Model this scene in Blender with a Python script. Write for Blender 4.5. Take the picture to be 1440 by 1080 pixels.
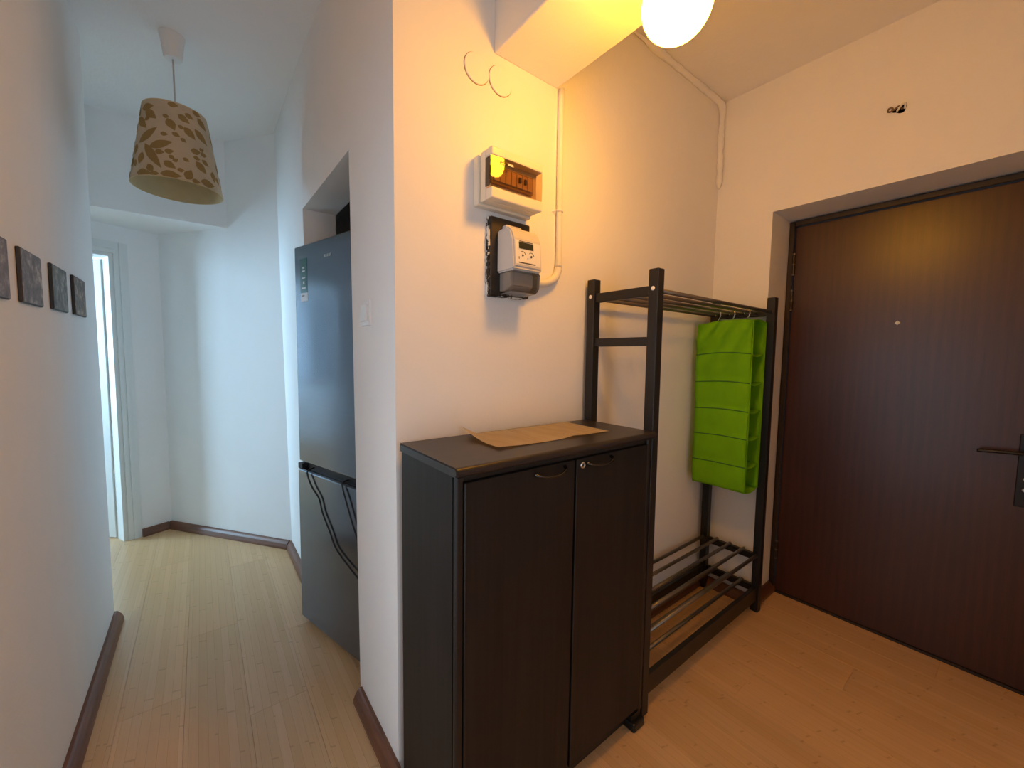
import bpy, bmesh, math, random
from mathutils import Vector, Matrix
random.seed(7)
for o in list(bpy.data.objects): bpy.data.objects.remove(o, do_unlink=True)
scene = bpy.context.scene
COL = scene.collection

# ------------------------------------------------------------------ camera
YAW, PITCH, ROLL, FPX = math.radians(37.722), math.radians(-4.053), math.radians(0.730), 564.97
CAM = Vector((0.0, -1.140, 1.330))
fwd = Vector((math.sin(YAW)*math.cos(PITCH), math.cos(YAW)*math.cos(PITCH), math.sin(PITCH)))
rgt = Vector((math.cos(YAW), -math.sin(YAW), 0)); upv = rgt.cross(fwd)
c_, s_ = math.cos(ROLL), math.sin(ROLL)
r2 = rgt*c_ + upv*s_; u2 = upv*c_ - rgt*s_
cd = bpy.data.cameras.new('camera'); cam = bpy.data.objects.new('camera', cd); COL.objects.link(cam)
cd.sensor_fit = 'HORIZONTAL'; cd.sensor_width = 36.0; cd.lens = FPX/1440*36.0
cd.clip_start = 0.02; cd.clip_end = 60
cam.matrix_world = Matrix(((r2.x, u2.x, -fwd.x, CAM.x), (r2.y, u2.y, -fwd.y, CAM.y), (r2.z, u2.z, -fwd.z, CAM.z), (0, 0, 0, 1)))
scene.camera = cam

# ------------------------------------------------------------------ light and exposure
w = bpy.data.worlds.new('sky'); scene.world = w; w.use_nodes = True
w.node_tree.nodes['Background'].inputs[0].default_value = (0.62, 0.78, 1.0, 1)
w.node_tree.nodes['Background'].inputs[1].default_value = 0.8
def area(name, loc, target, sx, sy, power, color):
    d = bpy.data.lights.new(name, 'AREA'); d.shape = 'RECTANGLE'; d.size = sx; d.size_y = sy
    d.energy = power; d.color = color
    o = bpy.data.objects.new(name, d); COL.objects.link(o); o.location = loc
    o.rotation_euler = (Vector(target)-Vector(loc)).to_track_quat('-Z', 'Y').to_euler()
    return o
# daylight at the window of the room beyond the hall; then two added fills outside the view
area('daylight_far_room', (-2.92, 4.10, 1.55), (0, 4.10, 1.55), 1.5, 1.45, 290, (0.46, 0.73, 1.0))
area('added_fill_behind', (0.05, -2.95, 1.15), (0.05, 0, 1.15), 0.9, 1.9, 11, (0.74, 0.87, 1.0))  # added fill from behind the camera, no known source there
area('added_fill_side', (-0.50, -0.40, 0.90), (1, -0.40, 0.90), 1.0, 1.5, 5.0, (0.86, 0.92, 1.0))  # added side fill for pillar and hall, source made up
LAMP_COLOR = (1.0, 0.405, 0.018); LAMP_STRENGTH = 53.0
vs = scene.view_settings
vs.view_transform = 'Standard'; vs.look = 'None'; vs.gamma = 1.0; vs.use_curve_mapping = False
vs.exposure = 0.56
scene.cycles.diffuse_bounces = 7; scene.cycles.max_bounces = 12; scene.cycles.transparent_max_bounces = 16

# ------------------------------------------------------------------ key dimensions (metres)
ZC = 2.728           # ceiling
XL = -0.379          # left hall wall
XP = 0.4495          # pillar / right hall wall
XC = 2.321           # wall with the entrance door
YE = 1.537           # end of the left wall
ZB = 2.314           # underside of the beam in the entrance

# ------------------------------------------------------------------ helpers
def sset(o, label=None, cat=None, group=None, kind=None):
    if label: o['label'] = label
    if cat: o['category'] = cat
    if group: o['group'] = group
    if kind: o['kind'] = kind
    return o
def link(name, me, m=None, parent=None, smooth=False):
    o = bpy.data.objects.new(name, me); COL.objects.link(o)
    if m is not None:
        if isinstance(m, (list, tuple)):
            for k in m: me.materials.append(k)
        else: me.materials.append(m)
    if parent is not None: o.parent = parent
    if smooth:
        for p in me.polygons: p.use_smooth = True
    return o
def empty(name, loc=(0, 0, 0), rz=0.0):
    o = bpy.data.objects.new(name, None); COL.objects.link(o); o.location = loc; o.rotation_euler = (0, 0, rz)
    o.empty_display_size = 0.1
    return o
def tomesh(bm, name):
    bmesh.ops.recalc_face_normals(bm, faces=bm.faces[:])
    me = bpy.data.meshes.new(name); bm.to_mesh(me); bm.free(); return me
class B:
    """collects shapes for ONE mesh object"""
    def __init__(s): s.bm = bmesh.new()
    def box(s, x0, x1, y0, y1, z0, z1, bev=0.0, seg=2):
        t = bmesh.new()
        bmesh.ops.create_cube(t, size=1.0)
        for v in t.verts:
            v.co = Vector(((x0+x1)/2+v.co.x*(x1-x0), (y0+y1)/2+v.co.y*(y1-y0), (z0+z1)/2+v.co.z*(z1-z0)))
        if bev > 0: bmesh.ops.bevel(t, geom=t.edges[:], offset=bev, segments=seg, affect='EDGES', profile=0.5)
        s.merge(t); return s
    def merge(s, t, mat=None):
        me = bpy.data.meshes.new('tmp'); t.to_mesh(me); t.free()
        if mat is not None: me.transform(mat)
        s.bm.from_mesh(me); bpy.data.meshes.remove(me); return s
    def prism(s, poly, z0, z1, bev=0.0):
        t = bmesh.new()
        a = [t.verts.new((p[0], p[1], z0)) for p in poly]; b = [t.verts.new((p[0], p[1], z1)) for p in poly]
        t.faces.new(a[::-1]); t.faces.new(b)
        n = len(poly)
        for i in range(n): t.faces.new((a[i], a[(i+1) % n], b[(i+1) % n], b[i]))
        bmesh.ops.recalc_face_normals(t, faces=t.faces[:])
        if bev > 0: bmesh.ops.bevel(t, geom=t.edges[:], offset=bev, segments=2, affect='EDGES', profile=0.5)
        return s.merge(t)
    def extrude_profile(s, prof, p0, p1, out):
        """profile [(outward, z)] swept from p0 to p1 on the floor plan; out = unit outward dir (2d)"""
        t = bmesh.new()
        def ring(p, sc=1): return [t.verts.new((p[0]+out[0]*a, p[1]+out[1]*a, z)) for a, z in prof]
        a = ring(p0); b = ring(p1); n = len(prof)
        for i in range(n): t.faces.new((a[i], a[(i+1) % n], b[(i+1) % n], b[i]))
        t.faces.new(a[::-1]); t.faces.new(b)
        bmesh.ops.recalc_face_normals(t, faces=t.faces[:])
        return s.merge(t)
    def tube(s, pts, r, n=10, cap=True):
        t = bmesh.new(); pts = [Vector(p) for p in pts]
        rr = r if isinstance(r, (list, tuple)) else [r]*len(pts)
        prev = None; rings = []
        for i, p in enumerate(pts):
            d = (pts[min(i+1, len(pts)-1)]-pts[max(i-1, 0)]).normalized()
            if prev is None:
                a = Vector((0, 0, 1)) if abs(d.z) < 0.9 else Vector((1, 0, 0))
                x = d.cross(a).normalized()
            else:
                x = (prev - d*prev.dot(d)).normalized()
            prev = x; y = d.cross(x)
            rings.append([t.verts.new(p+(x*math.cos(2*math.pi*k/n)+y*math.sin(2*math.pi*k/n))*rr[i]) for k in range(n)])
        for a, b in zip(rings, rings[1:]):
            for k in range(n): t.faces.new((a[k], a[(k+1) % n], b[(k+1) % n], b[k]))
        if cap: t.faces.new(rings[0][::-1]); t.faces.new(rings[-1])
        return s.merge(t)
    def lathe(s, prof, origin=(0, 0, 0), axis=(0, 0, 1), n=32):
        """prof [(r, h)] turned about axis through origin"""
        t = bmesh.new(); rings = []
        for r, h in prof:
            if r < 1e-6: rings.append([t.verts.new((0, 0, h))])
            else: rings.append([t.verts.new((r*math.cos(2*math.pi*k/n), r*math.sin(2*math.pi*k/n), h)) for k in range(n)])
        for a, b in zip(rings, rings[1:]):
            for k in range(n):
                k2 = (k+1) % n
                if len(a) == 1 and len(b) == 1: continue
                if len(a) == 1: t.faces.new((a[0], b[k], b[k2]))
                elif len(b) == 1: t.faces.new((a[k], a[k2], b[0]))
                else: t.faces.new((a[k], a[k2], b[k2], b[k]))
        q = Vector((0, 0, 1)).rotation_difference(Vector(axis)).to_matrix().to_4x4()
        return s.merge(t, Matrix.Translation(origin) @ q)
    def obj(s, name, m, parent=None, smooth=False):
        return link(name, tomesh(s.bm, name), m, parent, smooth)
def bez(pts, n=8):
    """Catmull-Rom through pts"""
    P = [Vector(p) for p in pts]; P = [P[0]*2-P[1]]+P+[P[-1]*2-P[-2]]; out = []
    for i in range(1, len(P)-2):
        for k in range(n):
            t = k/n
            out.append(0.5*((2*P[i])+(P[i+1]-P[i-1])*t+(2*P[i-1]-5*P[i]+4*P[i+1]-P[i+2])*t*t+(-P[i-1]+3*P[i]-3*P[i+1]+P[i+2])*t**3))
    out.append(P[-2]); return out

# ------------------------------------------------------------------ materials
class N:
    def __init__(s, name):
        s.m = bpy.data.materials.new(name); s.m.use_nodes = True; s.t = s.m.node_tree; s.t.nodes.clear()
        s.out = s.t.nodes.new('ShaderNodeOutputMaterial'); s.b = s.t.nodes.new('ShaderNodeBsdfPrincipled')
        s.t.links.new(s.b.outputs[0], s.out.inputs[0])
    def n(s, t, **kw):
        x = s.t.nodes.new('ShaderNode'+t)
        for k, v in kw.items(): setattr(x, k, v)
        return x
    def l(s, a, b): s.t.links.new(a, b)
    def set(s, **kw):
        for k, v in kw.items():
            k = k.replace('_', ' ')
            for i in s.b.inputs:
                if i.name.lower() == k.lower(): i.default_value = (*v, 1) if isinstance(v, tuple) and len(v) == 3 else v
        return s
    def coord(s, scale=(1, 1, 1), which='Object'):
        tc = s.n('TexCoord'); mp = s.n('Mapping'); mp.inputs['Scale'].default_value = scale
        s.l(tc.outputs[which], mp.inputs[0]); return mp.outputs[0]
    def noise(s, vec, scale=5, detail=4, rough=0.55):
        x = s.n('TexNoise'); x.inputs['Scale'].default_value = scale; x.inputs['Detail'].default_value = detail
        x.inputs['Roughness'].default_value = rough
        s.l(vec, x.inputs['Vector']); return x.outputs[0]
    def ramp(s, fac, *stops):
        x = s.n('ValToRGB'); e = x.color_ramp.elements
        while len(e) < len(stops): e.new(0.5)
        for i, (p, c) in enumerate(stops): e[i].position = p; e[i].color = (*c, 1)
        s.l(fac, x.inputs[0]); return x.outputs[0]
    def mix(s, fac, a, b, mode='MIX'):
        x = s.n('Mix', data_type='RGBA', blend_type=mode)
        for inp, v in ((x.inputs[0], fac), (x.inputs[6], a), (x.inputs[7], b)):
            if isinstance(v, (int, float)): inp.default_value = v
            elif isinstance(v, tuple): inp.default_value = (*v, 1)
            else: s.l(v, inp)
        return x.outputs[2]
    def math(s, op, a, b=None, c=None):
        x = s.n('Math', operation=op)
        for i, v in enumerate((a, b, c)):
            if v is None: continue
            if isinstance(v, (int, float)): x.inputs[i].default_value = v
            else: s.l(v, x.inputs[i])
        return x.outputs[0]
    def color(s, c): s.l(c, s.b.inputs['Base Color']); return s
    def bump(s, h, strength=0.1, dist=0.01):
        x = s.n('Bump'); x.inputs['Strength'].default_value = strength; x.inputs['Distance'].default_value = dist
        s.l(h, x.inputs['Height']); s.l(x.outputs[0], s.b.inputs['Normal']); return s
def flat(name, c, rough=0.5, metal=0.0, **kw):
    return N(name).set(base_color=c, roughness=rough, metallic=metal, **kw).m

def paint(name, c):
    k = N(name); v = k.coord()
    a = k.noise(v, 2.2, 5, 0.6)
    k.color(k.ramp(a, (0.25, tuple(x*0.965 for x in c)), (0.75, c)))
    k.set(roughness=0.85, specular_ior_level=0.25)
    h = k.math('ADD', k.noise(v, 90, 3), k.math('MULTIPLY', k.noise(v, 9, 3), 2.5))
    k.bump(h, 0.12, 0.006); return k.m
M_wall = paint('wall_paint', (0.885, 0.88, 0.865))
M_ceil = paint('ceiling_paint', (0.875, 0.87, 0.855))

def laminate():
    k = N('bamboo_laminate')
    tc = k.n('TexCoord'); sep = k.n('SeparateXYZ'); k.l(tc.outputs['Object'], sep.inputs[0])
    oi = k.n('ObjectInfo'); rnd = oi.outputs['Random']
    st = k.math('FLOOR', k.math('DIVIDE', sep.outputs[0], 0.0272))
    fr = k.math('FRACT', k.math('DIVIDE', sep.outputs[0], 0.0272))
    wn = k.n('TexWhiteNoise', noise_dimensions='2D'); cx = k.n('CombineXYZ')
    k.l(st, cx.inputs[0]); k.l(k.math('MULTIPLY', rnd, 37.0), cx.inputs[1]); k.l(cx.outputs[0], wn.inputs['Vector'])
    sv = wn.outputs[0]
    # fine lengthwise grain
    cv = k.n('CombineXYZ'); k.l(k.math('MULTIPLY', sep.outputs[0], 170), cv.inputs[0])
    k.l(k.math('ADD', k.math('MULTIPLY', sep.outputs[1], 5), k.math('MULTIPLY', rnd, 60)), cv.inputs[1]); k.l(k.math('MULTIPLY', sv, 9), cv.inputs[2])
    g = k.noise(cv.outputs[0], 1.0, 4, 0.6)
    base = k.mix(sv, (0.70, 0.44, 0.215), (0.78, 0.515, 0.28))
    base = k.mix(k.math('MULTIPLY', g, 0.55), base, (0.54, 0.335, 0.165))
    # bamboo knuckles: short dark bars, position differs in each strip
    pos = k.math('ADD', k.math('DIVIDE', sep.outputs[1], 0.31), k.math('MULTIPLY', sv, 7.0))
    pos = k.math('ADD', pos, k.math('MULTIPLY', k.math('SUBTRACT', fr, 0.5), 0.03))
    d = k.math('ABSOLUTE', k.math('SUBTRACT', k.math('FRACT', pos), 0.5))
    node = k.math('SUBTRACT', 1.0, k.math('SMOOTH_MIN', k.math('DIVIDE', d, 0.018), 1.0, 0.1))
    node = k.math('MAXIMUM', node, 0.0)
    vmask = k.math('GREATER_THAN', k.noise(k.coord((9, 3, 1)), 3, 2), 0.5)
    base = k.mix(k.math('MULTIPLY', k.math('MULTIPLY', node, 0.4), vmask), base, (0.27, 0.13, 0.05))
    seam = k.math('LESS_THAN', fr, 0.05)
    base = k.mix(k.math('MULTIPLY', seam, 0.32), base, (0.30, 0.15, 0.06))
    tint = k.mix(rnd, (0.94, 0.94, 0.94), (1.04, 1.03, 1.02))
    k.color(k.mix(1.0, base, tint, 'MULTIPLY'))
    k.set(roughness=0.33, specular_ior_level=0.5); k.bump(g, 0.03, 0.002)
    return k.m
M_floor = laminate()
M_slab = flat('laminate_underlay', (0.50, 0.30, 0.15), 0.5)

def wood(name, c0, c1, scale=(45, 45, 2.0), rough=0.45, bump=0.05, spec=0.5):
    k = N(name); v = k.coord(scale); a = k.noise(v, 1.0, 5, 0.62)
    b = k.noise(k.coord((scale[0]*0.22, scale[1]*0.22, scale[2]*0.5)), 1.0, 3)
    f = k.math('ADD', k.math('MULTIPLY', a, 0.65), k.math('MULTIPLY', b, 0.35))
    k.color(k.ramp(f, (0.36, c0), (0.64, c1))).set(roughness=rough, specular_ior_level=spec); k.bump(a, bump, 0.003); return k.m
M_wenge = wood('wenge_veneer', (0.0075, 0.0055, 0.005), (0.019, 0.0145, 0.0125), (70, 70, 2.2), 0.5, 0.05, 0.35)
M_wenge_top = wood('wenge_top', (0.014, 0.011, 0.011), (0.030, 0.023, 0.022), (3, 60, 60), 0.36, 0.02)
M_wenge_dark = flat('dark_edge_band', (0.009, 0.008, 0.008), 0.4)
M_base = wood('skirting_wood', (0.12, 0.045, 0.022), (0.20, 0.080, 0.040), (5, 5, 60), 0.4, 0.03)
M_black = flat('black_lacquer', (0.010, 0.009, 0.009), 0.42)
M_rod = flat('grey_steel_rod', (0.20, 0.175, 0.15), 0.38, 0.85)
M_cap = flat('white_plastic_cap', (0.8, 0.78, 0.74), 0.4)

def doorwood():
    k = N('mahogany_door'); v = k.coord((1, 26, 1.6)); a = k.noise(v, 1.0, 4, 0.6)
    fine = k.noise(k.coord((1, 260, 9)), 1.0, 3)
    wv = k.n('TexWave', wave_type='BANDS', bands_direction='Y'); wv.inputs['Scale'].default_value = 1.0
    wv.inputs['Distortion'].default_value = 7.0; wv.inputs['Detail'].default_value = 2.5; wv.inputs['Detail Scale'].default_value = 0.7
    k.l(k.coord((1, 9, 0.9)), wv.inputs[0])
    f = k.math('ADD', k.math('MULTIPLY', wv.outputs[1], 0.12), k.math('ADD', k.math('MULTIPLY', a, 0.38), k.math('MULTIPLY', fine, 0.5)))
    k.color(k.ramp(f, (0.28, (0.034, 0.0085, 0.0035)), (0.66, (0.060, 0.0165, 0.0065)))).set(roughness=0.34, specular_ior_level=0.6)
    k.bump(fine, 0.06, 0.002); return k.m
M_door = doorwood()
M_dframe = flat('dark_steel_frame', (0.035, 0.024, 0.018), 0.45, 0.2)
M_hinge = flat('worn_steel', (0.16, 0.13, 0.11), 0.4, 0.9)
M_chrome = flat('chrome', (0.62, 0.60, 0.57), 0.22, 1.0)
M_dkchrome = flat('dark_nickel', (0.085, 0.08, 0.078), 0.25, 1.0)
M_blackmetal = flat('black_metal_plate', (0.012, 0.010, 0.010), 0.35, 0.3)
M_whitewood = flat('white_gloss_paint', (0.76, 0.78, 0.76), 0.4)
M_plastic = flat('ivory_plastic', (0.78, 0.74, 0.64), 0.35)
M_grey = flat('light_grey_plastic', (0.60, 0.58, 0.56), 0.4)
M_white = flat('white_plastic', (0.80, 0.79, 0.77), 0.4)
M_conduit = flat('painted_conduit', (0.80, 0.79, 0.76), 0.6)
M_dark = flat('dark_hole', (0.03, 0.02, 0.015), 0.8)
M_wire = flat('brown_wire', (0.20, 0.12, 0.06), 0.5)
M_lcd = flat('lcd_glass', (0.03, 0.035, 0.018), 0.2)
M_print = flat('dark_print', (0.06, 0.045, 0.035), 0.6)
M_yellow = flat('yellow_tab', (0.85, 0.62, 0.03), 0.5)
M_cord = flat('black_cord', (0.010, 0.011, 0.014), 0.5)
def fridgem():
    k = N('dark_inox'); a = k.noise(k.coord((3, 3, 220)), 1.0, 3)
    k.color(k.ramp(a, (0.3, (0.19, 0.215, 0.26)), (0.7, (0.21, 0.235, 0.28)))).set(metallic=0.92, roughness=0.19); return k.m
M_fridge = fridgem()
M_fridge_side = flat('graphite_side', (0.05, 0.052, 0.058), 0.5)
M_teal = flat('teal_sticker', (0.020, 0.13, 0.12), 0.35)
M_sticker = flat('white_sticker', (0.72, 0.74, 0.76), 0.4)
def fabric(name, c, tr=0.25):
    k = N(name); v = k.coord()
    k.color(k.ramp(k.noise(v, 14, 4), (0.3, tuple(x*0.86 for x in c)), (0.7, c))).set(roughness=0.8, specular_ior_level=0.2)
    k.bump(k.noise(v, 420, 2), 0.15, 0.002)
    t = k.n('BsdfTranslucent'); t.inputs[0].default_value = (*c, 1); mx = k.n('MixShader'); mx.inputs[0].default_value = tr
    k.l(k.b.outputs[0], mx.inputs[1]); k.l(t.outputs[0], mx.inputs[2]); k.l(mx.outputs[0], k.out.inputs[0]); return k.m
M_green = fabric('lime_fabric', (0.27, 0.68, 0.010), 0.3)
M_greenseam = flat('green_piping', (0.06, 0.22, 0.012), 0.8)
M_shade = fabric('shade_linen', (0.66, 0.545, 0.385), 0.12)
M_shade_in = fabric('shade_lining', (0.74, 0.60, 0.35), 0.15)
M_leaf = fabric('leaf_print_ochre', (0.37, 0.245, 0.09), 0.1)
def paperm():
    k = N('kraft_paper'); v = k.coord((30, 4, 4)); a = k.noise(v, 2, 4)
    k.color(k.ramp(a, (0.35, (0.72, 0.58, 0.40)), (0.65, (0.82, 0.69, 0.50)))).set(roughness=0.7, specular_ior_level=0.2); return k.m
M_paper = paperm()
def picture(name, c0, c1, c2, off):
    k = N(name); tc = k.n('TexCoord'); mp = k.n('Mapping'); mp.inputs['Location'].default_value = (off, off*2, off*3)
    k.l(tc.outputs['Object'], mp.inputs[0])
    a = k.noise(mp.outputs[0], 26, 5, 0.7)
    k.color(k.ramp(a, (0.34, c0), (0.52, c1), (0.68, c2))).set(roughness=0.6); return k.m
def flaking(name):
    k = N(name); a = k.noise(k.coord((40, 40, 14)), 1.0, 5, 0.65)
    k.color(k.ramp(a, (0.49, (0.010, 0.008, 0.006)), (0.53, (0.75, 0.73, 0.68)))).set(roughness=0.7); return k.m
M_flake = flaking('flaking_white_edge')
M_board = wood('dark_meter_board', (0.018, 0.012, 0.008), (0.045, 0.030, 0.018), (6, 6, 40), 0.5)
def glassy(name, tint, gloss=0.12, rough=0.03):
    k = N(name); k.t.nodes.remove(k.b)
    tr = k.n('BsdfTransparent'); tr.inputs[0].default_value = (*tint, 1)
    gl = k.n('BsdfGlossy'); gl.inputs['Roughness'].default_value = rough
    mx = k.n('MixShader'); fr = k.n('Fresnel'); fr.inputs[0].default_value = 1.5
    f = k.math('ADD', fr.outputs[0], gloss-0.04)
    k.l(f, mx.inputs[0]); k.l(tr.outputs[0], mx.inputs[1]); k.l(gl.outputs[0], mx.inputs[2]); k.l(mx.outputs[0], k.out.inputs[0]); return k.m
M_pane = glassy('window_glass', (0.97, 0.98, 0.98))
M_smoke = glassy('smoked_plastic', (0.66, 0.50, 0.31), 0.05, 0.05)
M_clear = glassy('clear_plastic', (0.95, 0.94, 0.93), 0.05, 0.10)
def emis(name, c, s):
    k = N(name); k.set(base_color=(0.9, 0.9, 0.88), roughness=0.3, emission_color=c, emission_strength=s); return k.m
M_globe = emis('glowing_opal_glass', LAMP_COLOR, LAMP_STRENGTH)

# ------------------------------------------------------------------ floor
fl = B().prism([(-2.9, -2.75), (2.72, -2.75), (2.72, 5.1), (-2.9, 5.1)], -0.06, -0.008).obj('floor', M_slab)
sset(fl, 'pale bamboo laminate floor running through hall and entrance', 'floor', kind='structure')
PW, PL = 0.1905, 1.285
pb = B().box(-PW/2+0.00025, PW/2-0.00025, -PL/2+0.00025, PL/2-0.00025, -0.0078, 0.0, 0.0006, 1)
pm = tomesh(pb.bm, 'plank'); pm.materials.append(M_floor)
i = 0
x = -1.33
while x < 2.66:
    y = -2.9 + [0.0, 0.47, 0.86, 0.22, 0.66][i % 5]
    while y < 3.1:
        cx, cy = x, y
        ok = (-0.55 < cx < 2.68 and cy < 0.75) or (cx < 0.62 and cy < 3.1 and (cx > -0.6 or cy > 0.9))
        if ok:
            o = bpy.data.objects.new('plank', pm); COL.objects.link(o); o.location = (cx, cy, 0); o.parent = fl
        y += PL
    x += PW; i += 1

# ------------------------------------------------------------------ walls and ceiling
def structure(o, label, cat): return sset(o, label, cat, kind='structure')
ce = B().prism([(-2.9, -2.75), (2.72, -2.75), (2.72, 5.1), (-2.9, 5.1)], ZC, ZC+0.12).obj('ceiling', M_ceil)
structure(ce, 'plain painted ceiling over hall and entrance', 'ceiling')
wb = B().box(XP+0.13, XC+0.4, 0.0, 0.12, 0, ZC).obj('wall_back', M_wall)
structure(wb, 'warm lit wall carrying the fuse box and electricity meter', 'wall')
# right hall wall: pillar beside the cabinet, fridge opening, stretch to the far corner (leans slightly as it recedes)
b = B()
for (y0, y1, z0, z1) in ((0, 0.38, 0, ZC), (0.38, 1.128, 2.045, ZC), (1.128, 1.90, 0, ZC)):
    b.box(XP, XP+0.13, y0, y1, z0, z1)
for v in b.bm.verts:
    if abs(v.co.x-XP) < 1e-4: v.co.x -= 0.034*(v.co.z/ZC)*min(1.0, v.co.y/0.7)
    elif v.co.y > 1.85: v.co.y += 0.10
structure(b.obj('wall_hall_right', M_wall), 'painted hall wall with the opening that holds the fridge', 'wall')
# kitchen recess behind the fridge
b = B().box(1.55, 1.65, 0.12, 2.1, 0, ZC).box(XP+0.13, 1.65, 2.0, 2.1, 0, ZC)
structure(b.obj('wall_kitchen', M_wall), 'unlit wall of the recess behind the fridge', 'wall')
# diagonal wall at the end of the hall
A = Vector((-0.217, 2.773)); D = Vector((0.440, 1.886))
dd = (D-A).normalized(); nn = Vector((-dd.y, dd.x))
if nn.dot(Vector((1, 1))) < 0: nn = -nn
D2 = D+dd*0.03; A2 = A-dd*0.02
b = B().prism([A2, D2, D2+nn*0.1, A2+nn*0.1], 0, ZC)
structure(b.obj('wall_hall_diagonal', M_wall), 'slanting painted wall at the end of the hall', 'wall')
# wall with the white doorway
U = Vector((-0.910, -0.414)).normalized(); W = Vector((-U.y, U.x))
if W.y < 0: W = -W
def dwp(s, d): p = A+U*s+W*d; return (p.x, p.y)
b = B()
def seg(s0, s1, z0, z1): b.prism([dwp(s0, 0), dwp(s1, 0), dwp(s1, 0.12), dwp(s0, 0.12)], z0, z1)
seg(-0.12, 0.245, 0, ZC); seg(0.245, 1.225, 1.985, ZC); seg(1.225, 1.56, 0, ZC)
structure(b.obj('wall_hall_far', M_wall), 'short painted wall with the white door frame', 'wall')
# left wall and the nook behind it
b = B().box(XL-0.1, XL, 0.10, YE, 0, ZC, 0.004, 2).box(XL-0.1, XL, -2.7, -0.92, 0, ZC).box(XL-0.1, XL, -0.92, 0.10, 2.15, ZC)
structure(b.obj('wall_left', M_wall), 'painted hall wall with the row of small pictures', 'wall')
b = B().box(-1.70, XL-0.098, YE-0.1, YE, 0, ZC)
structure(b.obj('wall_nook_near', M_wall), 'near wall of the nook around the corner', 'wall')
b = B().box(-1.70, -1.60, YE-0.1, 2.30, 0, ZC)
structure(b.obj('wall_nook_left', M_wall), 'left wall of the nook around the corner', 'wall')
# lowered beam over the white doorway
b = B().prism([(-1.60, 2.200), (-1.25, 2.255), (0.172, 2.255), (-0.20, 2.80), dwp(1.53, 0.02)], 2.166, ZC)
structure(b.obj('ceiling_beam_hall', M_ceil), 'lowered beam above the white doorway', 'beam')
# entrance beam with the globe lamp
b = B().box(0.791, 1.073, -2.6, 0.0, ZB, ZC, 0.003, 1)
structure(b.obj('ceiling_beam_entrance', M_ceil), 'painted ceiling beam over the fuse box', 'beam')
# entrance door wall with recess
YJ0, YJ1, ZD, XR = -0.285, -1.262, 2.074, 2.566
b = B().box(XC, XR+0.06, YJ0, 0.0, 0, ZC).box(XC, XR+0.06, YJ1, YJ0, ZD, ZC).box(XC, XR+0.06, -2.7, YJ1, 0, ZC)
structure(b.obj('wall_right', M_wall), 'warm lit wall with the recessed entrance door', 'wall')
# wall behind the camera with an invented glazed opening that admits fill light
b = B().box(0.42, XR+0.06, -2.7, -2.6, 0, ZC).box(XL, 0.42, -2.7, -2.6, 2.15, ZC)
structure(b.obj('wall_front', M_wall), 'wall behind the viewer with an added glazed opening for fill light', 'wall')
wf = B().box(-0.375, -0.315, -2.68, -2.62, 0, 2.15).box(0.36, 0.42, -2.68, -2.62, 0, 2.15).box(-0.315, 0.36, -2.68, -2.62, 2.09, 2.15).box(-0.315, 0.36, -2.68, -2.62, 0, 0.12).box(-0.315, 0.36, -2.68, -2.62, 0.92, 1.0).obj('added_window_behind', M_whitewood)  # unseen glazing added in front of the rear fill light
structure(wf, 'added white glazed opening behind the viewer, unseen, for fill light', 'window')
B().box(-0.315, 0.36, -2.652, -2.648, 1.0, 2.09).obj('pane', M_pane, wf); B().box(-0.315, 0.36, -2.652, -2.648, 0.12, 0.92).obj('pane', M_pane, wf)
wf = B().box(XL-0.08, XL-0.02, -0.92, -0.86, 0, 2.15).box(XL-0.08, XL-0.02, 0.04, 0.10, 0, 2.15).box(XL-0.08, XL-0.02, -0.86, 0.04, 2.09, 2.15).box(XL-0.08, XL-0.02, -0.86, 0.04, 0, 0.08).box(XL-0.08, XL-0.02, -0.86, 0.04, 0.92, 0.98).obj('added_window_side', M_whitewood)  # made-up glazing out of view, lets the side fill into the hall
structure(wf, 'added white glazed opening beside the viewer, unseen, for fill light', 'window')
B().box(XL-0.052, XL-0.048, -0.86, 0.04, 0.98, 2.09).obj('pane', M_pane, wf); B().box(XL-0.052, XL-0.048, -0.86, 0.04, 0.08, 0.92).obj('pane', M_pane, wf)
# bright room beyond the white doorway
b = B().box(-2.8, -2.7, 2.16, 3.35, 0, ZC).box(-2.8, -2.7, 4.85, 5.05, 0, ZC).box(-2.8, -2.7, 3.35, 4.85, 0, 0.8).box(-2.8, -2.7, 3.35, 4.85, 2.3, ZC)
structure(b.obj('wall_room_left', M_wall), 'window wall of the bright room beyond the hall', 'wall')
b = B().box(-2.8, 0.5, 4.95, 5.05, 0, ZC)
structure(b.obj('wall_room_far', M_wall), 'far wall of the bright room beyond the hall', 'wall')
b = B().box(0.4, 0.5, 2.0, 5.05, 0, ZC)
structure(b.obj('wall_room_right', M_wall), 'right wall of the bright room beyond the hall', 'wall')
b = B().box(-2.8, -1.60, 2.10, 2.20, 0, ZC)
structure(b.obj('wall_room_near', M_wall), 'near wall of the bright room beyond the hall', 'wall')
wf = B().box(-2.78, -2.72, 3.35, 3.41, 0.8, 2.3).box(-2.78, -2.72, 4.79, 4.85, 0.8, 2.3).box(-2.78, -2.72, 3.41, 4.79, 0.8, 0.86).box(-2.78, -2.72, 3.41, 4.79, 2.24, 2.3).box(-2.78, -2.72, 4.07, 4.13, 0.86, 2.24).obj('window_1', M_whitewood)
structure(wf, 'white framed window of the bright room beyond the hall', 'window')
B().box(-2.752, -2.748, 3.41, 4.07, 0.86, 2.24).obj('pane', M_pane, wf); B().box(-2.752, -2.748, 4.13, 4.79, 0.86, 2.24).obj('pane', M_pane, wf)

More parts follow.
